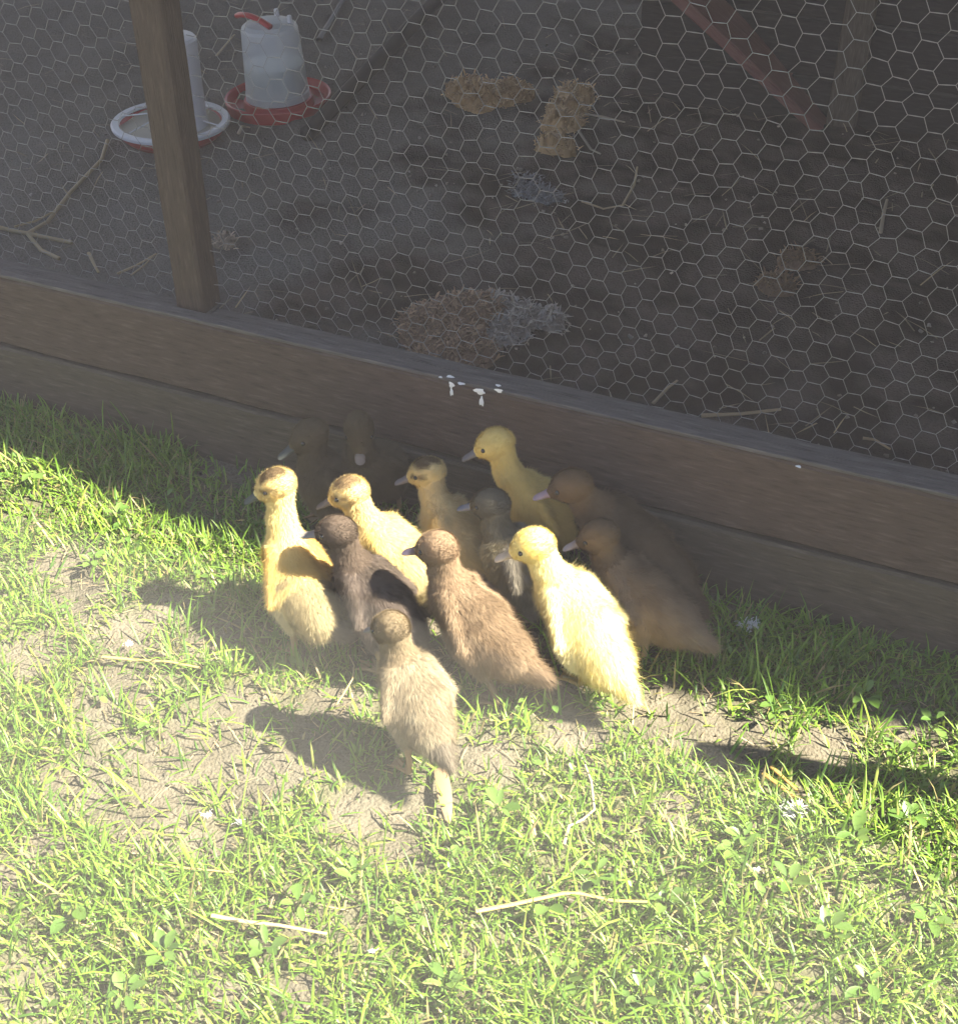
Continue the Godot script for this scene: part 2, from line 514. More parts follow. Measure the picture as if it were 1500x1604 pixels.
func build_droppings() -> void:
	# [pixel x, y, on top?, half width, half height]
	var sets := [["bird_dropping", "white bird dropping splashed over the wall's top edge, two thin drips", [[705, 590, 1, .005, .0025], [722, 601, 1, .005, .0025], [690, 591, 1, .0022, .0015], [707, 603, 0, .0036, .0042], [707, 614, 0, .0022, .006]]],
		["bird_dropping", "larger white bird dropping on the wall with one long drip", [[750, 613, 0, .0065, .0042], [757, 615, 0, .002, .002], [754, 629, 0, .003, .0068], [780, 604, 1, .0036, .0018], [781, 612, 0, .005, .0026]]],
		["bird_dropping", "tiny single white fleck on the wall's top edge", [[1250, 731, 1, .003, .002]]]]
	for k in sets:
		var first := at_b(k[2][0][0], k[2][0][1], -0.001)
		var t := thing(k[0], k[1], "dropping", first)
		for q in k[2]:
			var b := Build.new()
			if q[2] == 1:
				splat(b, at(q[0], q[1], 0.2168) - first, wall_d, wall_n, UP, q[3], q[4])
			else:
				splat(b, at_b(q[0], q[1], -0.0018) - first, wall_d, UP, wall_n, q[3], q[4])
			put(b, "splash", M.dropping, t)

# ---------------------------------------------------------------- inside the run
func build_drinker() -> void:
	var o := on_floor(438, 166)
	o.y -= 0.004
	var t := thing("poultry_drinker", "round drinker with translucent white tank on a red tray", "drinker", o)
	t.rotation = Vector3(0.0, 0.3, 0.035)
	var b := Build.new()
	b.lathe(PackedVector2Array([Vector2(0.0, 0.004), Vector2(0.100, 0.004), Vector2(0.112, 0.010), Vector2(0.1165, 0.034), Vector2(0.1150, 0.0365), Vector2(0.111, 0.0345), Vector2(0.106, 0.016), Vector2(0.078, 0.014), Vector2(0.074, 0.030), Vector2(0.0, 0.030)]), 56)
	put(b, "tray", M.red_plastic, t)
	b = Build.new()
	b.lathe(PackedVector2Array([Vector2(0.0695, 0.031), Vector2(0.0695, 0.045), Vector2(0.068, 0.047), Vector2(0.0605, 0.178), Vector2(0.058, 0.184), Vector2(0.050, 0.190), Vector2(0.030, 0.194), Vector2(0.0, 0.195)]), 48)
	var tank := put(b, "tank", M.white_plastic, t)
	b = Build.new()
	b.lathe(PackedVector2Array([Vector2(0.0, 0.032), Vector2(0.066, 0.032), Vector2(0.0625, 0.105), Vector2(0.0, 0.105)]), 40)
	put(b, "water", M.water, tank)
	for an in [0.2, 1.6]:
		b = Build.new()
		b.lathe(PackedVector2Array([Vector2(0.006, 0.186), Vector2(0.0052, 0.203), Vector2(0.004, 0.205), Vector2(0.0, 0.205)]), 12, Color.WHITE, Vector3(cos(an - 0.6) * 0.046, 0, -sin(an - 0.6) * 0.046))
		put(b, "lug", M.solid_white, tank)
	b = Build.new()
	var path := PackedVector3Array()
	var rad := PackedFloat32Array()
	for k in 13:
		var a := -0.35 + 1.75 * k / 12.0
		path.append(Vector3(-0.018 - 0.052 * sin(a) * 0.75, 0.196 + 0.012 * sin(PI * k / 12.0), 0.05 - 0.105 * k / 12.0))
		rad.append(0.0075)
	b.tube(path, rad, 8, Color.WHITE, 0.8)
	put(b, "carrying_handle", M.red_plastic, tank)

func build_feeder() -> void:
	var o := on_floor(271, 212)
	var t := thing("poultry_feeder", "round feeder with white ring rim, red dish and white tube behind the post", "feeder", o)
	var b := Build.new()
	b.lathe(PackedVector2Array([Vector2(0.0, 0.003), Vector2(0.092, 0.003), Vector2(0.104, 0.014), Vector2(0.112, 0.032), Vector2(0.108, 0.033), Vector2(0.098, 0.016), Vector2(0.0, 0.014)]), 52)
	var dish := put(b, "dish", M.red_plastic, t)
	b = Build.new()
	b.lathe(PackedVector2Array([Vector2(0.110, 0.030), Vector2(0.1215, 0.032), Vector2(0.1225, 0.038), Vector2(0.119, 0.0415), Vector2(0.107, 0.0405), Vector2(0.105, 0.036)]), 52)
	put(b, "rim_ring", M.solid_white, t)
	for k in 6:
		var an := TAU * k / 6 + 0.25
		var s := Build.new()
		s.tube(PackedVector3Array([Vector3(cos(an) * 0.044, 0.05, sin(an) * 0.044), Vector3(cos(an) * 0.108, 0.038, sin(an) * 0.108)]), PackedFloat32Array([0.0016, 0.0016]), 6)
		put(s, "divider", M.solid_white, t)
	b = Build.new()
	b.lathe(PackedVector2Array([Vector2(0.056, 0.02), Vector2(0.054, 0.06), Vector2(0.054, 0.205), Vector2(0.050, 0.21), Vector2(0.0, 0.216)]), 32, Color.WHITE, Vector3(0.021, 0, 0))
	put(b, "tube", M.solid_white, t)
	b = Build.new()
	var st := b.add(Vector3(0, 0.026, 0), UP, Color(0.52, 0.48, 0.40))
	for k in 40:
		var an := TAU * k / 40
		b.add(Vector3(cos(an) * 0.106, 0.0285 + 0.003 * sin(an * 5.0), sin(an) * 0.106), UP, Color(0.50, 0.46, 0.38))
	for k in 40: b.i.append_array([st, st + 1 + k, st + 1 + (k + 1) % 40])
	put(b, "feed", M.feed, dish)

func heap(called: String, label: String, cat: String, outline: Array, height: float, light: Color, dark: Color, flakes: int) -> void:
	# a low mound of shavings over the spots [x, y, radius], covered in curled flakes
	var mid := on_floor(outline[0][0], outline[0][1])
	var t := thing(called, label, cat, mid, "")
	var spots := []
	for q in outline:
		var p := on_floor(q[0], q[1]) - mid
		spots.append([p, q[2]])
	var top := func(x: float, z: float) -> float:
		var best := 0.0
		for s in spots:
			var r: float = Vector2(x - s[0].x, z - s[0].z).length() / s[1]
			best = maxf(best, clampf(1.0 - r * r, 0.0, 1.0))
		return sqrt(best) * height * (0.75 + 0.5 * fine.get_noise_2d((x + mid.x) * 300.0, (z + mid.z) * 300.0)) - (0.006 if best > 0.0 else 0.03)
	var lo := Vector2(1e3, 1e3)
	var hi := -lo
	for s in spots:
		lo = lo.min(Vector2(s[0].x - s[1], s[0].z - s[1])); hi = hi.max(Vector2(s[0].x + s[1], s[0].z + s[1]))
	var us := PackedFloat32Array()
	var vs := PackedFloat32Array()
	for k in 31: us.append(lerpf(lo.x, hi.x, k / 30.0))
	for k in 31: vs.append(lerpf(lo.y, hi.y, k / 30.0))
	put(sheet(us, vs, func(x, z): return Vector3(x, top.call(x, z), z), func(p): return dark.lerp(light, 0.15 + 0.3 * fine.get_noise_2d(p.x * 500.0, p.z * 500.0))), "mound", M.straw, t)
	var b := Build.new()
	var made := 0
	flakes = flakes * 5 / 2
	for tries in flakes * 5:
		var x := rng.randf_range(lo.x, hi.x)
		var z := rng.randf_range(lo.y, hi.y)
		var y: float = top.call(x, z)
		if y < -0.003: continue
		made += 1
		if made > flakes: break
		var az := rng.randf() * TAU
		blade(b, Vector3(x, y, z), Vector3(cos(az), 0, sin(az)), rng.randf_range(0.5, 1.55), rng.randf_range(0.006, 0.02), rng.randf_range(0.0018, 0.006), dark.lerp(light, rng.randf()) * rng.randf_range(0.8, 1.2), rng.randf_range(0.2, 1.8), 3)
	var o := put(b, "flakes", M.straw, t)
	o.set_meta("kind", "stuff")

func straw(called: String, label: String, cat: String, pts: Array, r: float, col: Color, group := "") -> void:
	var mid: Vector3 = pts[0]
	var path := PackedVector3Array()
	var rad := PackedFloat32Array()
	for k in pts.size():
		path.append(pts[k] - mid)
		rad.append(r * (1.0 - 0.35 * k / maxf(1.0, pts.size() - 1)))
	var b := Build.new()
	b.tube(path, rad, 7, col, 0.6)
	var o := put(b, called, M.straw)
	o.position = mid
	tag(o, label, cat, group)

func line_floor(pts: Array, lift := 0.004) -> Array:
	return pts.map(func(q): return on_floor(q[0], q[1], lift))

func line_lawn(pts: Array, lift := 0.014) -> Array:
	return pts.map(func(q): return on_lawn(q[0], q[1], lift + (q[2] if q.size() > 2 else 0.0)))

func build_run() -> void:
	build_drinker()
	build_feeder()
	var wb := wall_basis()
	# dark hen house at the back
	var hh := thing("hen_house", "dark plank hen house standing inside the run", "hen house", wl(0.9, 1.56, 0.0))
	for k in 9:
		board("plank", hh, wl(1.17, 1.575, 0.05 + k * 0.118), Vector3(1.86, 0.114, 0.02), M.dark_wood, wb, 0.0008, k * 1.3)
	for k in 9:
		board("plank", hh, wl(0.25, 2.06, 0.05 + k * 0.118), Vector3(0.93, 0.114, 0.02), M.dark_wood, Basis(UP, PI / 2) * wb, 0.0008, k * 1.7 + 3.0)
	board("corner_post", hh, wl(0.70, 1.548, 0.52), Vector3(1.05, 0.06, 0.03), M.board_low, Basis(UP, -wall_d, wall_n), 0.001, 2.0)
	var r0 := at(1290, 186, 0.02)
	var r1 := at_b(1082, -10, 1.46)
	var along := (r1 - r0).normalized()
	var rp := thing("ramp_board", "red-brown wooden ramp leaning up against the hen house", "ramp", r0)
	var acr := (-wall_n - along * along.dot(-wall_n)).normalized()
	var rbasis := Basis(along, along.cross(acr) * -1.0, acr)
	if rbasis.determinant() < 0: rbasis = Basis(along, along.cross(acr), acr)
	board("plank", rp, r0 + along * 0.33, Vector3(0.70, 0.022, 0.14), M.red_wood, rbasis, 0.001, 3.3)
	# poles on the floor
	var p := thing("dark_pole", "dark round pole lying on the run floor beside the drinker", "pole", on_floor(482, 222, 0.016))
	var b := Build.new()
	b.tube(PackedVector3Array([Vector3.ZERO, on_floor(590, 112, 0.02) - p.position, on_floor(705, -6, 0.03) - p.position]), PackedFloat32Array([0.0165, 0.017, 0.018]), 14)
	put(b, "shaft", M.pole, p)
	straw("thin_dark_stick", "thin dark stick lying behind the drinker tank", "stick", line_floor([[500, 62], [520, 30], [545, -8]], 0.008), 0.009, Color(0.03, 0.028, 0.027))
	heap("wood_shavings", "tan heap of wood shavings, the flatter one, in mid run", "shavings", [[765, 158, .085], [735, 146, .06], [800, 150, .06]], 0.055, Color(0.60, 0.42, 0.21), Color(0.32, 0.19, 0.08), 420)
	heap("wood_shavings", "tan upright clump of wood shavings with a pale rounded tip", "shavings", [[882, 200, .05], [870, 235, .045], [900, 155, .048], [888, 178, .05]], 0.045, Color(0.62, 0.44, 0.22), Color(0.34, 0.21, 0.09), 380)
	heap("wood_ash", "pale grey crumpled clump on the run floor", "ash", [[838, 300, .05], [822, 280, .035], [860, 312, .04]], 0.022, Color(0.22, 0.24, 0.27), Color(0.11, 0.12, 0.14), 320)
	heap("soiled_bedding", "large rusty brown bedding heap against the board wall", "bedding", [[690, 520, .07], [735, 505, .065], [712, 560, .065]], 0.05, Color(0.40, 0.26, 0.155), Color(0.16, 0.095, 0.06), 900)
	heap("soiled_bedding", "grey white bedding heap spilling from the large brown one", "bedding", [[775, 492, .05], [812, 505, .05], [855, 510, .035], [790, 525, .05]], 0.04, Color(0.42, 0.39, 0.35), Color(0.17, 0.14, 0.12), 520)
	heap("soiled_bedding", "small dim brown bedding clump below the ramp", "bedding", [[1248, 415, .04], [1215, 450, .035]], 0.025, Color(0.20, 0.12, 0.06), Color(0.10, 0.06, 0.035), 200)
	heap("straw_tuft", "pale tuft of litter at the foot of the post", "straw", [[352, 385, .022]], 0.03, Color(0.45, 0.36, 0.27), Color(0.2, 0.16, 0.12), 60)
	# loose straw
	var c := Build.new()
	for k in 3000:
		var s := rng.randf_range(-1.5, 1.3)
		var d := rng.randf_range(0.08, 2.7)
		var here := patchy.get_noise_2d(s * 60.0 + 80.0, d * 60.0)
		if here < rng.randf_range(-0.25, 0.45): continue
		var az := rng.randf() * TAU
		blade(c, wl(s, d, floor_h(s, d) + rng.randf_range(0.001, 0.01)), Vector3(cos(az), 0, sin(az)), rng.randf_range(1.25, 1.6), rng.randf_range(0.02, 0.10), rng.randf_range(0.0016, 0.0036), Color(0.10, 0.085, 0.055).lerp(Color(0.36, 0.29, 0.18), rng.randf() * rng.randf()), rng.randf_range(-0.2, 0.4), 2)
	tag(put(c, "straw_litter", M.straw), "loose straw scattered over the run floor", "straw", "", "stuff")
	var crumbs := Build.new()
	for k in 420:
		var s := rng.randf_range(-1.2, 1.2)
		var d := rng.randf_range(0.08, 1.9)
		var e := rng.randf_range(0.002, 0.006)
		var q := wl(s, d, floor_h(s, d))
		var col := Color(0.14, 0.12, 0.10).lerp(Color(0.42, 0.40, 0.37), rng.randf() * rng.randf() * rng.randf())
		crumbs.tube(PackedVector3Array([q, q + Vector3(rng.randf_range(-1, 1), 0.6, rng.randf_range(-1, 1)) * e]), PackedFloat32Array([e * 0.7, e * 0.4]), 5, col)
	tag(put(crumbs, "crumbs", M.straw), "pale specks of grit and feed on the run floor", "grit", "", "stuff")
	var col := Color(0.33, 0.27, 0.16)
	var tw := thing("dry_twig", "long dry forked twig lying on the floor beside the feeder", "twig", on_floor(45, 374, 0.006))
	var twig := func(pts: Array, r: float):
		var bb := Build.new()
		var path := PackedVector3Array()
		var rad := PackedFloat32Array()
		for q in pts:
			path.append(on_floor(q[0], q[1], 0.006) - tw.position); rad.append(r)
		bb.tube(path, rad, 6, col)
		put(bb, "stem", M.straw, tw)
	twig.call([[46, 376], [75, 345], [110, 305], [140, 275], [160, 250], [170, 228]], 0.0038)
	twig.call([[2, 372], [24, 374], [46, 376], [80, 380], [114, 385]], 0.004)
	twig.call([[46, 377], [66, 398], [95, 415]], 0.0036)
	twig.call([[25, 362], [55, 348], [85, 335]], 0.002)
	straw("straw_stalk", "straw stalk poking towards the post's foot, crossed by another", "straw", line_floor([[186, 434], [215, 418], [245, 398]]), 0.003, col)
	straw("straw_stalk", "thin straw stalk lying across another at the post's foot", "straw", line_floor([[207, 436], [225, 420], [242, 400]]), 0.002, col)
	straw("straw_stalk", "short straw stalk against the wall's cap, beside the post", "straw", line_floor([[140, 400], [148, 416], [155, 428]]), 0.0034, col)
	straw("straw_stalk", "thick pale stalk lying along the wall's cap under the netting", "straw", line_floor([[1098, 654], [1160, 650], [1222, 640]], 0.006), 0.0042, Color(0.35, 0.26, 0.15))
	straw("straw_stalk", "thin stalk sloping up beside the thick pale one", "straw", line_floor([[1022, 636], [1045, 612], [1060, 598]], 0.006), 0.003, Color(0.25, 0.2, 0.13))
	straw("straw_stalk", "curved brown stalk end poking over the wall's cap", "straw", line_floor([[1350, 690], [1368, 692], [1392, 708]], 0.008), 0.003, Color(0.28, 0.2, 0.12))
	straw("straw_stalk", "straw stalk sticking out of the upright shavings clump", "straw", line_floor([[915, 192], [945, 194], [978, 197]], 0.012), 0.004, Color(0.33, 0.29, 0.22))
	straw("straw_stalk", "stalk sloping away from the upright shavings clump", "straw", line_floor([[905, 215], [925, 232], [940, 242]], 0.008), 0.0034, Color(0.26, 0.24, 0.2))
	straw("straw_stalk", "upright pale straw below the hen house corner post", "straw", [on_floor(1378, 366), on_floor(1380, 350, 0.02), on_floor(1384, 336, 0.03)], 0.004, Color(0.3, 0.25, 0.18))
	straw("straw_stalk", "pale stalk in the straw nest beside the grey clump", "straw", line_floor([[910, 322], [945, 324], [975, 322]], 0.01), 0.003, Color(0.3, 0.24, 0.15))
	straw("straw_stalk", "forked upright stalk in the straw nest", "straw", [on_floor(975, 322, 0.01), on_floor(992, 300, 0.02), on_floor(996, 282, 0.03)], 0.003, Color(0.3, 0.24, 0.15))
	straw("straw_stalk", "straw stalk lying behind the drinker tray", "straw", line_floor([[340, 92], [358, 72], [368, 60]], 0.01), 0.003, Color(0.35, 0.29, 0.17))
	straw("straw_stalk", "short pale stalk lying in front of the drinker tray", "straw", line_floor([[375, 220], [380, 207], [392, 204]], 0.01), 0.004, Color(0.38, 0.32, 0.22))

# ---------------------------------------------------------------- ducklings
func smooth_body(bones: Array, cell: float, k: float) -> Array:
	var lo := Vector3.ONE * 1e3
	var hi := -lo
	for q in bones:
		var r := Vector3.ONE * (maxf(q[2], q[3]) + k * 3.0)
		lo = lo.min(q[0] - r).min(q[1] - r)
		hi = hi.max(q[0] + r).max(q[1] + r)
	var nx := int((hi.x - lo.x) / cell) + 2
	var ny := int((hi.y - lo.y) / cell) + 2
	var nz := int((hi.z - lo.z) / cell) + 2
	var f := PackedFloat32Array()
	f.resize(nx * ny * nz)
	for q in bones:
		var a: Vector3 = q[0]
		var ba: Vector3 = q[1] - a
		var ra: float = q[2]
		var rb: float = q[3]
		var l2 := maxf(ba.length_squared(), 1e-9)
		var r := Vector3.ONE * (maxf(ra, rb) + k * 5.0)
		var b0: Vector3 = (a.min(q[1]) - r - lo) / cell
		var b1: Vector3 = (a.max(q[1]) + r - lo) / cell
		for z in range(maxi(0, int(b0.z)), mini(nz, int(b1.z) + 2)):
			for y in range(maxi(0, int(b0.y)), mini(ny, int(b1.y) + 2)):
				for x in range(maxi(0, int(b0.x)), mini(nx, int(b1.x) + 2)):
					var p := lo + Vector3(x, y, z) * cell - a
					var t := clampf(p.dot(ba) / l2, 0.0, 1.0)
					var d := (p - ba * t).length() - lerpf(ra, rb, t)
					if d < k * 5.0: f[(z * ny + y) * nx + x] += exp(-d / k)
	# surface nets on f = 1
	var verts := PackedVector3Array()
	var idx := PackedInt32Array()
	var at_cell := {}
	var corner := [0, 1, nx, nx + 1, nx * ny, nx * ny + 1, nx * ny + nx, nx * ny + nx + 1]
	var cpos := [Vector3(0, 0, 0), Vector3(1, 0, 0), Vector3(0, 1, 0), Vector3(1, 1, 0), Vector3(0, 0, 1), Vector3(1, 0, 1), Vector3(0, 1, 1), Vector3(1, 1, 1)]
	var edges := [[0, 1], [2, 3], [4, 5], [6, 7], [0, 2], [1, 3], [4, 6], [5, 7], [0, 4], [1, 5], [2, 6], [3, 7]]
	for z in nz - 1:
		for y in ny - 1:
			for x in nx - 1:
				var o := (z * ny + y) * nx + x
				var inside := 0
				for q in 8:
					if f[o + corner[q]] > 1.0: inside += 1
				if inside == 0 or inside == 8: continue
				var sum := Vector3.ZERO
				var n := 0
				for e in edges:
					var va := f[o + corner[e[0]]]
					var vb := f[o + corner[e[1]]]
					if (va > 1.0) == (vb > 1.0): continue
					var da := -log(maxf(va, 1e-4))
					var db := -log(maxf(vb, 1e-4))
					sum += cpos[e[0]].lerp(cpos[e[1]], da / (da - db))
					n += 1
				at_cell[o] = verts.size()
				verts.append(lo + (Vector3(x, y, z) + sum / n) * cell)
	var step := [1, nx, nx * ny]
	for o in at_cell:
		for ax in 3:
			var s: int = step[ax]
			var in0: bool = f[o] > 1.0
			var in1: bool = f[o + s] > 1.0
			if in0 == in1: continue
			var u: int = step[(ax + 1) % 3]
			var w: int = step[(ax + 2) % 3]
			if not (at_cell.has(o - u) and at_cell.has(o - w) and at_cell.has(o - u - w)): continue
			var q := [at_cell[o], at_cell[o - u], at_cell[o - u - w], at_cell[o - w]]
			if in0: q = [q[0], q[3], q[2], q[1]]
			idx.append_array([q[0], q[1], q[2], q[0], q[2], q[3]])
	return [verts, idx]

func kp(q: Array) -> Vector3:
	return at(q[0], q[1], q[2])

func duckling(label: String, d: Dictionary) -> void:
	var sc: float = d.get("size", 1.0)
	var head := kp(d.head)
	var chest := kp(d.chest)
	var mid := kp(d.mid)
	var rump := kp(d.rump)
	var tail := kp(d.tail)
	var bill := kp(d.bill)
	var base := (mid * 0.7 + chest * 0.3)
	base.y = lawn_h(base.x, base.z)
	var t := thing("duckling", label, "duckling", base, "ducklings gathered beside the wall")
	head -= base; chest -= base; mid -= base; rump -= base; tail -= base; bill -= base
	var fwd := (bill - head).normalized()
	var side := fwd.cross(UP).normalized()
	var hup := side.cross(fwd).normalized()
	var heading := (chest - rump)
	heading.y = 0
	heading = heading.normalized()
	var bside := heading.cross(UP).normalized()
	var R := 0.0174 * sc
	var neck := head.lerp(chest, 0.5) + heading * 0.003 * sc
	var hips := mid.lerp(rump, 0.25) - UP * 0.010 * sc
	var feet := []
	for s in [-1.0, 1.0]:
		var p: Vector3 = mid + bside * s * 0.022 * sc + heading * (0.012 * s)
		p.y = lawn_h(p.x + base.x, p.z + base.z) - base.y + 0.004
		feet.append(p)
	if d.has("foot0"): feet[0] = on_lawn(d.foot0[0], d.foot0[1], 0.005) - base
	if d.has("foot1"): feet[1] = on_lawn(d.foot1[0], d.foot1[1], 0.005) - base
	var knees := []
	for k in 2:
		var s: float = -1.0 if k == 0 else 1.0
		var hip := hips + bside * s * 0.019 * sc
		var kn: Vector3 = hip.lerp(feet[k], 0.42)
		knees.append([hip, kn])
	# bones: a, b, radius a, radius b, zone (0 head 1 neck 2 breast 3 back 4 rump 5 tail 6 wing 7 thigh)
	var bones := [
		[head - fwd * 0.005 * sc, head + fwd * 0.003 * sc - hup * 0.001, R * 0.90, R * 0.92, 0],
		[head, head + fwd * 0.0205 * sc - hup * 0.005 * sc, R * 0.84, R * 0.44, 0],
		[head - fwd * 0.006 * sc - UP * 0.003, neck, R * 0.76, 0.0140 * sc, 1],
		[neck, chest, 0.0140 * sc, 0.0255 * sc, 1],
		[chest, mid, 0.0265 * sc, 0.0330 * sc, 2],
		[mid, rump, 0.0330 * sc, 0.027 * sc, 3],
		[mid - UP * 0.006, hips, 0.032 * sc, 0.026 * sc, 4],
		[rump, tail, 0.024 * sc, 0.006 * sc, 5]]
	for k in 2:
		var s: float = -1.0 if k == 0 else 1.0
		bones.append([chest + bside * s * 0.022 * sc + UP * 0.012 * sc - heading * 0.008, mid.lerp(rump, 0.25) + bside * s * 0.042 * sc + UP * 0.007, 0.0090 * sc, 0.0042 * sc, 6])
		bones.append([knees[k][0], knees[k][1], 0.017 * sc, 0.0065 * sc, 7])
	var got := smooth_body(bones, 0.0042, 0.0035)
	var verts: PackedVector3Array = got[0]
	var idx: PackedInt32Array = got[1]
	var normals := PackedVector3Array()
	normals.resize(verts.size())
	for q in range(0, idx.size(), 3):
		var nn := (verts[idx[q + 1]] - verts[idx[q]]).cross(verts[idx[q + 2]] - verts[idx[q]])
		for e in 3: normals[idx[q + e]] += nn
	# outward: compare with the direction from the nearest bone
	var zone := PackedInt32Array()
	var flow := PackedVector3Array()
	var cols := PackedColorArray()
	zone.resize(verts.size()); flow.resize(verts.size()); cols.resize(verts.size())
	var flip := 0.0
	for q in verts.size():
		var p := verts[q]
		var best := 1e3
		var bn := 0
		var away := Vector3.UP
		for j in bones.size():
			var a: Vector3 = bones[j][0]
			var ba: Vector3 = bones[j][1] - a
			var tt := clampf((p - a).dot(ba) / maxf(ba.length_squared(), 1e-9), 0.0, 1.0)
			var dd: float = (p - a - ba * tt).length() - lerpf(bones[j][2], bones[j][3], tt)
			if dd < best:
				best = dd; bn = j; away = p - a - ba * tt
		var zn: int = bones[bn][4]
		zone[q] = zn
		normals[q] = normals[q].normalized()
		flip += normals[q].dot(away.normalized())
		flow[q] = -fwd if zn == 0 else (bones[bn][1] - bones[bn][0]).normalized()
		cols[q] = duck_color(d, zn, p, (p - head) / R, fwd, hup, side, bside.dot(p - mid), heading.dot(p - mid) / sc)
	if flip < 0:
		for q in normals.size(): normals[q] = -normals[q]
	var body := Build.new()
	body.v = verts; body.n = normals; body.c = cols; body.i = idx
	body.t.resize(verts.size())
	put(body, "body", M.skin, t)
	# down: short fine tufts combed from the bill to the tail
	var b := Build.new()
	var lens := [0.0040, 0.0058, 0.0092, 0.0100, 0.0105, 0.0140, 0.0062, 0.0070]
	var eyes := []
	for s in [-1.0, 1.0]: eyes.append(head + fwd * 0.0105 * sc + hup * 0.0025 * sc + side * s * (R * 0.87))
	var acc := 0.0
	for q in range(0, idx.size(), 3):
		var p0 := verts[idx[q]]
		var p1 := verts[idx[q + 1]]
		var p2 := verts[idx[q + 2]]
		acc += (p1 - p0).cross(p2 - p0).length() * 0.5 * 1750000.0 / (sc * sc)
		while acc > 1.0:
			acc -= 1.0
			var u := rng.randf()
			var v := rng.randf()
			if u + v > 1.0:
				u = 1.0 - u; v = 1.0 - v
			var p := p0 + (p1 - p0) * u + (p2 - p0) * v
			var vi := idx[q] if u + v < 0.5 else (idx[q + 1] if u > v else idx[q + 2])
			var zn := zone[vi]
			if zn == 0:
				if p.distance_to(eyes[0]) < 0.0032 * sc or p.distance_to(eyes[1]) < 0.0032 * sc: continue
				if (p - head).dot(fwd) > R * 1.38: continue
			var nn := normals[vi]
			var fl := flow[vi] - nn * flow[vi].dot(nn)
			var jit := Vector3(rng.randfn(), rng.randfn(), rng.randfn()) * 0.16
			var clump := Vector3(fine.get_noise_3d(p.x * 900.0, p.y * 900.0, p.z * 900.0), fine.get_noise_3d(p.y * 900.0 + 50.0, p.z * 900.0, p.x * 900.0), fine.get_noise_3d(p.z * 900.0, p.x * 900.0 + 90.0, p.y * 900.0)) * 0.38
			var stray := zn > 1 and rng.randf() < 0.10
			var dir := (fl * 0.85 + nn * (1.0 if stray else 0.52) + jit + clump).normalized()
			var ln: float = lens[zn] * sc * rng.randf_range(0.6, 1.3) * (1.5 if stray else 1.0)
			var sd := dir.cross(nn).normalized() * (0.00018 if stray else 0.00027) * sc
			var col := cols[vi] * rng.randf_range(0.93, 1.07)
			var tip := p + dir * ln - nn * ln * 0.10
			var st := b.v.size()
			var n2 := (nn - dir * nn.dot(dir)).normalized()
			b.add(p - nn * 0.0008 - sd, n2, col); b.add(p - nn * 0.0008 + sd, n2, col); b.add(tip, n2, col)
			b.i.append_array([st, st + 1, st + 2])
	put(b, "down", M.down, t).set_meta("kind", "stuff")
	# bill
	var bb := Build.new()
	var L: float = (0.023 if not d.has("bill_len") else d.bill_len) * sc
	var rings := [[-0.35, .0075, .0065, 0.0], [0.0, .0072, .0058, 0.0], [0.3, .0064, .0042, -.0008], [0.6, .0066, .0028, -.002], [0.85, .0062, .0021, -.0026], [0.97, .0042, .0016, -.003], [1.02, .001, .0006, -.0032]]
	var bo := head + fwd * R * 1.26 - hup * 0.0052 * sc
	var bdir := (fwd - hup * 0.10).normalized()
	for rg in rings:
		for k in 12:
			var an := TAU * k / 12
			var off: Vector3 = side * cos(an) * rg[1] * sc + hup * (sin(an) * rg[2] + rg[3]) * sc
			var cc: Color = d.bill_col
			if rg[0] > 0.5: cc = d.get("bill_tip", d.bill_col)
			bb.add(bo + bdir * L * rg[0] + off, (side * cos(an) / rg[1] + hup * sin(an) / rg[2]).normalized(), cc)
	for rg in rings.size() - 1:
		for k in 12:
			var a := rg * 12 + k
			var e := rg * 12 + (k + 1) % 12
			bb.i.append_array([a, e, a + 12, e, e + 12, a + 12])
	put(bb, "bill", M.beak, t)
	for e in eyes:
		var sp := SphereMesh.new()
		sp.radius = 0.0027 * sc
		sp.height = 0.0054 * sc
		sp.radial_segments = 14
		sp.rings = 8
		var o := MeshInstance3D.new()
		o.mesh = sp
		o.material_override = M.eye
		o.name = "eye"
		t.add_child(o, true)
		o.position = e
	# legs with webbed feet
	for k in 2:
		var lb := Build.new()
		var foot: Vector3 = feet[k]
		var kn: Vector3 = knees[k][1]
		var lc: Color = d.get("leg_col", Color(0.30, 0.22, 0.12))
		var fh := heading
		if d.has("foot_dir"): fh = d.foot_dir
		var ankle := foot + UP * 0.006 - fh * 0.004
		var lw: float = sc * (d.get("leg_w", 1.0) if k == 1 else 1.0)
		lb.tube(PackedVector3Array([kn + (kn - foot) * 0.15, kn.lerp(ankle, 0.5) - heading * 0.004, ankle]), PackedFloat32Array([0.0048 * lw, 0.0036 * lw, 0.0034 * lw]), 8, lc)
		var fb := Build.new()
		var fs := fh.cross(UP).normalized()
		var tips := []
		for an in [-0.55, 0.0, 0.55]:
			var tipp: Vector3 = foot + (fh * cos(an) + fs * sin(an)) * (0.030 if an == 0.0 else 0.026) * sc
			tips.append(tipp)
			fb.tube(PackedVector3Array([ankle - UP * 0.003, ankle.lerp(tipp, 0.5) + UP * 0.001, tipp]), PackedFloat32Array([0.0028 * sc, 0.0022 * sc, 0.001 * sc]), 6, lc)
		for w in 2:
			fb.tri(ankle - UP * 0.003, tips[w].lerp(ankle, 0.12), tips[w + 1].lerp(ankle, 0.12), lc * 0.9)
			fb.tri(ankle - UP * 0.0042, tips[w].lerp(ankle, 0.12) - UP * 0.001, tips[w + 1].lerp(ankle, 0.12) - UP * 0.001, lc * 0.9)
		var leg := put(lb, "leg", M.beak, t)
		put(fb, "foot", M.beak, leg)

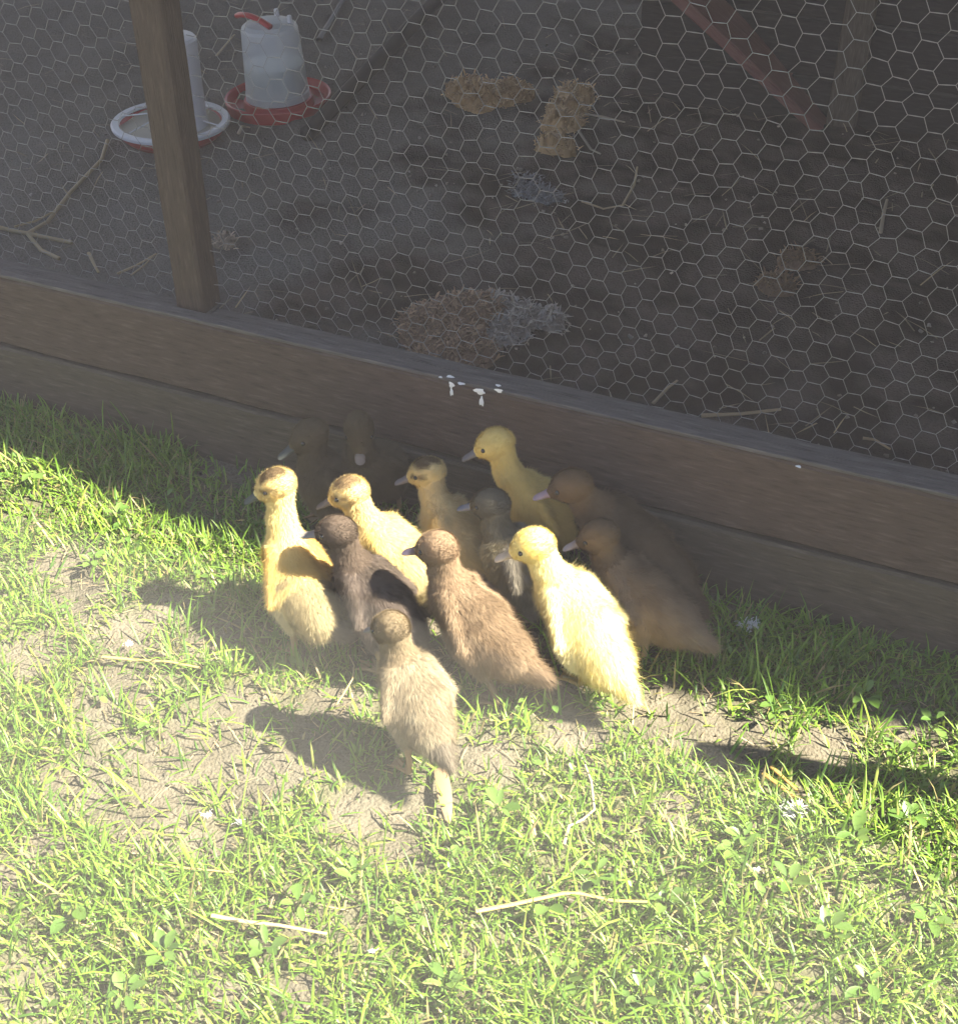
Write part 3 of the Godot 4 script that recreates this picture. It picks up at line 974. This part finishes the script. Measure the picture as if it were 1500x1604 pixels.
func duck_color(d: Dictionary, zn: int, p: Vector3, l: Vector3, fwd: Vector3, hup: Vector3, side: Vector3, across: float, along: float) -> Color:
	var n1 := fine.get_noise_3d(p.x * 420.0, p.y * 420.0, p.z * 420.0)
	var n2 := bump.get_noise_3d(p.x * 700.0 + 30.0, p.y * 700.0, p.z * 700.0)
	var c: Color
	match zn:
		0: c = d.head_col
		1: c = d.get("neck_col", d.head_col)
		2: c = d.get("breast_col", d.body_col)
		5: c = d.get("tail_col", d.body_col)
		6: c = d.get("wing_col", d.body_col)
		_: c = d.body_col
	if zn == 0:
		var lf := l.dot(fwd)
		var lu := l.dot(hup) + n1 * 0.32
		var ls := absf(l.dot(side))
		if d.has("crown_col"):
			var k := smoothstep(0.36, 0.72, lu - ls * 0.28) * smoothstep(1.0, 0.6, lf)
			c = c.lerp(d.crown_col, k)
		if d.has("stripe_col"):
			var k := smoothstep(0.26, 0.10, absf(lu - 0.10 - lf * 0.12)) * smoothstep(-0.25, 0.1, lf) * smoothstep(0.45, 0.6, ls)
			k = maxf(k, 0.8 * smoothstep(0.34, 0.14, Vector2(lf + 0.25, lu + 0.42).length()) * smoothstep(0.4, 0.6, ls))
			c = c.lerp(d.stripe_col, k * 0.85)
	if zn in [2, 3, 4, 6] and d.has("patch_col"):
		c = c.lerp(d.patch_col, smoothstep(-0.05, 0.25, n2 + d.get("patch", 0.0)))
	return c * (1.0 + n1 * 0.10)

func build_ducklings() -> void:
	M.beak = vmat(0.6, Color.BLACK, 0.3)
	var yel := Color(0.68, 0.53, 0.20)
	var pale := Color(0.80, 0.64, 0.28)
	var cap := Color(0.125, 0.088, 0.048)
	var greyb := Color(0.20, 0.17, 0.14)
	var brown := Color(0.235, 0.168, 0.108)
	var dark := Color(0.120, 0.096, 0.062)
	var beak_grey := Color(0.13, 0.12, 0.12)
	var beak_pink := Color(0.42, 0.30, 0.32)
	duckling("yellow duckling with a dark cap stretching its neck upright, grey rump and tail", {head = [431, 758, .195], bill = [392, 772, .185], chest = [452, 868, .105], mid = [472, 925, .080], rump = [495, 962, .070], tail = [540, 992, .058],
		head_col = Color(0.68, 0.54, 0.25), crown_col = cap, stripe_col = Color(0.30, 0.2, 0.07), neck_col = pale, body_col = Color(0.50, 0.42, 0.24), breast_col = pale, tail_col = Color(0.17, 0.14, 0.11), wing_col = Color(0.62, 0.44, 0.15), bill_col = Color(0.10, 0.11, 0.09), bill_len = 0.02})
	duckling("dark olive duckling beside the wall whose blunt head rises behind the capped ones", {head = [484, 680, 0.157], bill = [442, 702, 0.144], chest = [503, 745, 0.094], mid = [525, 765, 0.064], rump = [545, 790, 0.045], tail = [570, 800, 0.039], size = 1.06,
		head_col = dark, body_col = dark * 1.1, bill_col = Color(0.075, 0.085, 0.075)})
	duckling("dark duckling pressed to the wall, pale bill tip pointing down at the lawn", {head = [562, 672, .165], bill = [563, 704, .146], chest = [572, 730, .105], mid = [590, 735, .08], rump = [612, 728, .066], tail = [640, 730, .055], size = 0.98,
		head_col = dark * 0.85, body_col = dark, bill_col = Color(0.14, 0.12, 0.10), bill_tip = Color(0.22, 0.19, 0.17), bill_len = 0.022})
	duckling("yellow duckling with brown cap and grey bill walking between the dark grey and capped ones", {head = [546, 770, .180], bill = [494, 783, .165], chest = [592, 845, .115], mid = [628, 880, .088], rump = [655, 905, .072], tail = [690, 925, .06],
		head_col = Color(0.68, 0.55, 0.27), crown_col = Color(0.20, 0.14, 0.075), stripe_col = Color(0.30, 0.2, 0.075), body_col = Color(0.62, 0.52, 0.29), breast_col = pale, neck_col = Color(0.68, 0.53, 0.24), wing_col = yel, bill_col = beak_grey})
	duckling("charcoal grey duckling with a thin pale bill, leading the beige one", {head = [527, 832, .170], bill = [480, 828, .165], chest = [563, 905, .105], mid = [596, 948, .082], rump = [628, 985, .068], tail = [660, 1015, .055],
		head_col = Color(0.115, 0.088, 0.068), body_col = Color(0.155, 0.125, 0.105), patch_col = Color(0.10, 0.08, 0.065), bill_col = Color(0.19, 0.18, 0.17)})
	duckling("beige grey duckling seen from behind, following the charcoal one", {head = [611, 982, .165], bill = [573, 975, .152], chest = [634, 1055, .110], mid = [652, 1098, .088], rump = [672, 1140, .074], tail = [703, 1195, .060], size = 0.93,
		head_col = Color(0.20, 0.158, 0.10), neck_col = Color(0.24, 0.19, 0.12), body_col = Color(0.32, 0.265, 0.18), tail_col = Color(0.25, 0.215, 0.165), patch_col = Color(0.40, 0.345, 0.24), patch = -0.1, bill_col = Color(0.19, 0.17, 0.15), leg_col = Color(0.30, 0.20, 0.10)})
	duckling("warm brown duckling with a pink bill and ruffled back, striding beside the pale yellow one", {head = [684, 857, .178], bill = [636, 853, .168], chest = [712, 935, .110], mid = [750, 985, .085], rump = [792, 1022, .070], tail = [852, 1062, .052], size = 1.04,
		head_col = brown * 1.12, body_col = Color(0.275, 0.200, 0.128), patch_col = Color(0.34, 0.255, 0.168), patch = -0.12, bill_col = Color(0.15, 0.11, 0.105), bill_tip = beak_pink * 1.3, foot0 = [775, 1112], leg_col = Color(0.16, 0.11, 0.07)})
	duckling("capped yellow-brown duckling in shade with dark bill, ahead of the plain grey one", {head = [668, 738, 0.152], bill = [624, 745, 0.142], chest = [695, 812, 0.097], mid = [720, 850, 0.070], rump = [745, 872, 0.055], tail = [775, 890, 0.045],
		head_col = Color(0.66, 0.53, 0.26), crown_col = cap, stripe_col = cap, neck_col = Color(0.66, 0.53, 0.28), body_col = Color(0.66, 0.54, 0.30), breast_col = Color(0.68, 0.55, 0.30), bill_col = Color(0.17, 0.15, 0.15), size = 0.97})
	duckling("plain grey duckling with blue-grey bill, its pale flank caught by the sun", {head = [768, 788, 0.150], bill = [715, 785, 0.140], chest = [795, 862, 0.096], mid = [818, 890, 0.069], rump = [830, 915, 0.051], tail = [832, 955, 0.034], size = 1.0,
		head_col = Color(0.155, 0.14, 0.105), neck_col = Color(0.19, 0.17, 0.12), body_col = Color(0.30, 0.27, 0.22), breast_col = Color(0.30, 0.26, 0.17), bill_col = Color(0.17, 0.18, 0.21)})
	duckling("clear yellow duckling standing tall in shade against the wall", {head = [774, 694, .205], bill = [732, 705, .192], chest = [822, 780, .118], mid = [850, 800, .092], rump = [880, 818, .075], tail = [915, 835, .06],
		head_col = yel, neck_col = yel, body_col = yel, bill_col = beak_grey * 1.1, size = 1.0})
	duckling("dark brown duckling with a pink bill, close along the wall behind the yellow one", {head = [893, 760, .178], bill = [845, 766, .166], chest = [945, 812, .110], mid = [1000, 862, .085], rump = [1045, 905, .070], tail = [1095, 955, .055], size = 1.08,
		head_col = Color(0.185, 0.125, 0.073), neck_col = Color(0.20, 0.14, 0.085), body_col = Color(0.185, 0.135, 0.086), bill_col = Color(0.34, 0.24, 0.26), bill_tip = beak_pink})
	duckling("mottled brown duckling with lowered head, trailing along the wall", {head = [936, 838, 0.138], bill = [897, 845, 0.126], chest = [968, 900, 0.086], mid = [1012, 942, 0.069], rump = [1052, 972, 0.057], tail = [1108, 1008, 0.043], size = 1.04,
		head_col = Color(0.18, 0.13, 0.08), body_col = Color(0.33, 0.25, 0.165), patch_col = Color(0.27, 0.20, 0.13), tail_col = Color(0.32, 0.25, 0.17), bill_col = Color(0.3, 0.25, 0.23), bill_tip = Color(0.45, 0.38, 0.36)})
	duckling("pale yellow duckling all in bright sun, with a cream bill", {head = [834, 853, .172], bill = [785, 862, .160], chest = [882, 930, .110], mid = [918, 985, .086], rump = [948, 1035, .070], tail = [986, 1085, .052], size = 1.05,
		head_col = Color(0.80, 0.67, 0.28), neck_col = Color(0.83, 0.71, 0.32), body_col = Color(0.88, 0.78, 0.42), bill_col = Color(0.42, 0.33, 0.22), bill_tip = Color(0.62, 0.50, 0.36), foot0 = [905, 1080], leg_col = Color(0.45, 0.32, 0.10)})

# ---------------------------------------------------------------- small things on the lawn
func feather(called: String, label: String, p: Vector3, r: float, n: int) -> void:
	var b := Build.new()
	for k in n * 4:
		var az := rng.randf() * TAU
		blade(b, Vector3(rng.randfn() * r * 0.3, rng.randf() * r * 0.25, rng.randfn() * r * 0.22), Vector3(cos(az), 0, sin(az)), rng.randf_range(0.3, 1.5), r * rng.randf_range(0.25, 0.6), r * 0.09, Color.WHITE, rng.randf_range(0.4, 2.0), 3)
	var o := put(b, called, M.feather)
	o.position = p
	tag(o, label, "feather")

func build_lawn_bits() -> void:
	var gold := Color(0.48, 0.36, 0.13)
	straw("dry_stalk", "long straight straw lying over bare earth, level with the beige duckling's neck", "straw", line_lawn([[163, 1040], [215, 1046], [270, 1055], [318, 1066]]), 0.0022, gold)
	straw("dry_stalk", "long bent straw across the grass with a bright white cut end", "straw", line_lawn([[745, 1456], [800, 1442], [880, 1425], [905, 1424], [960, 1434], [1010, 1441]], 0.024), 0.0024, gold)
	straw("dry_stalk", "straight pale straw half sunk in the grass, pointing at the bent one", "straw", line_lawn([[335, 1452], [390, 1462], [440, 1472], [515, 1484]], 0.02), 0.0024, Color(0.5, 0.42, 0.2))
	straw("dry_stalk", "thin yellow stalk in the grass, ending beside the pale straw", "straw", line_lawn([[240, 1375], [300, 1380], [370, 1386]], 0.018), 0.0015, gold)
	straw("dry_stalk", "orange straw of a crossed pair above the white feather tuft", "straw", line_lawn([[1192, 1225], [1215, 1245], [1240, 1264]], 0.014), 0.0028, Color(0.42, 0.25, 0.07))
	straw("dry_stalk", "thinner orange straw of the pair above the white feather tuft", "straw", line_lawn([[1204, 1215], [1225, 1236], [1247, 1258]], 0.016), 0.0024, Color(0.44, 0.27, 0.08))
	straw("dry_stalk", "looping dry grass stem on the earth beside the beige duckling", "straw", line_lawn([[525, 1125], [540, 1100], [553, 1075], [556, 1055], [548, 1040]], 0.016), 0.0012, Color(0.35, 0.30, 0.15))
	straw("dry_stalk", "bent brown stem lying among weeds past the pale yellow duckling", "straw", line_lawn([[882, 1335], [890, 1305], [912, 1290], [930, 1275], [925, 1235], [915, 1210]], 0.012), 0.0018, Color(0.40, 0.33, 0.22))
	straw("dry_stalk", "short flat straw on the earth, one of a group by the left grass clump", "straw", line_lawn([[62, 832], [75, 850], [88, 868]]), 0.002, Color(0.38, 0.3, 0.18))
	straw("dry_stalk", "straw lying under the pale yellow duckling's tail", "straw", line_lawn([[880, 1072], [915, 1078], [950, 1086]], 0.01), 0.002, Color(0.40, 0.33, 0.15))
	straw("dry_stalk", "thin straw rising from the grass behind the pale yellow duckling", "straw", [on_lawn(990, 1135, 0.0), on_lawn(990, 1115, 0.02), on_lawn(988, 1092, 0.04)], 0.0012, Color(0.5, 0.45, 0.2))
	var sp := Build.new()
	var s0 := on_lawn(689, 1212, 0.012)
	blade(sp, Vector3.ZERO, (on_lawn(703, 1292) - on_lawn(689, 1212)).normalized(), 1.38, 0.078, 0.0165, Color(0.30, 0.205, 0.12), 0.5, 6)
	for q in sp.v.size():
		sp.v[q].y += 0.0025 * (1.0 if q % 2 == 0 else -1.0)
	var so := put(sp, "dry_leaf_strip", M.straw)
	so.position = s0
	tag(so, "flat pale dry leaf strip on the grass behind the beige duckling's tail", "dry leaf")
	feather("white_feather", "white downy feather tuft on the grass below two orange straws", on_lawn(1240, 1282, 0.012), 0.017, 46)
	feather("white_feather", "grey white fluff on shaded earth at the wall's foot", on_lawn(1172, 988, 0.006), 0.016, 30)
	feather("white_feather", "tiny curled white feather on bare earth beside the long straight straw", on_lawn(204, 1018, 0.012), 0.007, 16)
	feather("white_feather", "small white fluff in the grass, one of two close together", on_lawn(326, 1286, 0.012), 0.007, 16)
	feather("white_feather", "bluish white fluff in the grass, wider of two close together", on_lawn(378, 1300, 0.012), 0.007, 20)
	feather("white_feather", "white fleck in dense grass beside broad weed leaves", on_lawn(1180, 1388, 0.022), 0.006, 10)
	feather("white_feather", "white fleck deep in the grass beyond the pale straw", on_lawn(586, 1518, 0.022), 0.006, 10)
	var fb := Build.new()
	splat(fb, at_b(1162, 922, -0.0035) - at_b(1162, 922, 0.0), wall_d, UP, wall_n, 0.005, 0.008)
	var fo := put(fb, "bird_dropping", M.dropping)
	fo.position = at_b(1162, 922, 0.0)
	tag(fo, "faint white smear on the lower board above the wall's foot", "dropping")
	# broad leaved weeds
	var spots := [[1455, 1150], [1350, 1108], [1150, 1350], [1160, 1330], [1330, 1330], [1230, 1400], [1420, 1300], [1040, 1430], [470, 1440], [420, 1500], [855, 1440], [1290, 1480], [1110, 1545], [700, 1560], [260, 1510], [60, 770], [150, 895], [190, 830], [1210, 1130], [1400, 1190], [780, 1290], [930, 1390], [1450, 1450], [560, 1390], [120, 1450], [640, 1450], [200, 1570], [1000, 1580], [880, 1545], [1350, 1560]]
	for q in spots:
		var p := on_lawn(q[0], q[1])
		var w := thing("broadleaf_weed", "small broad-leaved weed growing flat in the lawn", "weed", p, "broad-leaved weeds in the lawn")
		var n := rng.randi_range(4, 7)
		var a0 := rng.randf() * TAU
		for k in n:
			var b := Build.new()
			var col := Color(0.075, 0.150, 0.026).lerp(Color(0.13, 0.21, 0.045), rng.randf())
			var az := a0 + TAU * k / n + rng.randf_range(-0.3, 0.3)
			leaf(b, Vector3(cos(az) * 0.004, rng.randf_range(0.012, 0.026), sin(az) * 0.004), az, rng.randf_range(-0.3, 0.9), rng.randf_range(0.011, 0.022), rng.randf_range(0.4, 0.7), col)
			put(b, "leaf", M.leaf, w)

func build_glare_fog() -> void:
	# fog bank added low over the lawn in place of lens glare
	for q in [[Vector3(2.4, 0.64, 1.15), 0.22]]:
		var m := FogVolume.new()
		m.name = numbered("glare_fog")
		m.shape = RenderingServer.FOG_VOLUME_SHAPE_ELLIPSOID
		m.size = q[0]
		m.position = Vector3(-0.40, 0.0, -0.60)
		m.rotation.y = -0.41
		var fm := FogMaterial.new()
		fm.density = q[1]
		fm.albedo = Color(0.97, 0.965, 0.925)
		m.material = fm
		add_child(m)
		tag(m, "added low fog bank over the lawn standing in for lens glare", "glare_fog", "added glare fog", "stuff")

func _ready() -> void:
	rng.seed = 4711
	bump.seed = 5; bump.frequency = 0.055; bump.fractal_octaves = 3
	fine.seed = 9; fine.frequency = 0.16; fine.fractal_octaves = 3
	patchy.seed = 21; patchy.frequency = 0.05; patchy.fractal_octaves = 3
	var cam := Camera3D.new()
	cam.name = "camera"
	cam.fov = rad_to_deg(2.0 * atan(802.0 / FOCAL))
	cam.near = 0.05
	cam.far = 120.0
	cam.position = Vector3(0, CAM_H, 0)
	cam.rotation_degrees = Vector3(-PITCH, 0, 0)
	add_child(cam)
	var env := Environment.new()
	env.background_mode = Environment.BG_SKY
	var sky := Sky.new()
	var sm := ProceduralSkyMaterial.new()
	sm.sky_top_color = Color(0.44, 0.53, 0.68)
	sm.sky_horizon_color = Color(0.78, 0.82, 0.85)
	sm.ground_bottom_color = Color(0.22, 0.24, 0.16)
	sm.ground_horizon_color = Color(0.5, 0.52, 0.45)
	sm.sky_energy_multiplier = 0.6
	sky.sky_material = sm
	env.sky = sky
	env.tonemap_mode = Environment.TONE_MAPPER_LINEAR
	env.tonemap_exposure = 6.0
	env.fog_enabled = true  # even mist, added to mimic the milky veil of lens glare
	env.fog_density = 0.016
	env.fog_light_color = Color(0.95, 0.935, 0.955)
	env.sdfgi_enabled = true
	env.ssao_enabled = true
	env.ssil_enabled = true
	env.volumetric_fog_enabled = true
	env.volumetric_fog_density = 0.0
	var we := WorldEnvironment.new()
	we.name = "environment"
	we.environment = env
	add_child(we)
	var sun := DirectionalLight3D.new()
	sun.name = "sun"
	sun.light_color = Color(1.0, 0.96, 0.88)
	sun.light_energy = 1.5
	sun.light_angular_distance = 0.6
	sun.shadow_enabled = true
	add_child(sun)
	var travel := (-wall_d * 0.88 + wall_n * 0.176 - UP * 1.0).normalized()
	sun.look_at_from_position(Vector3.ZERO, travel, UP)
	make_materials()
	build_ground()
	build_fence()
	build_droppings()
	build_run()
	build_ducklings()
	build_lawn_bits()
	build_grass()
	build_glare_fog()
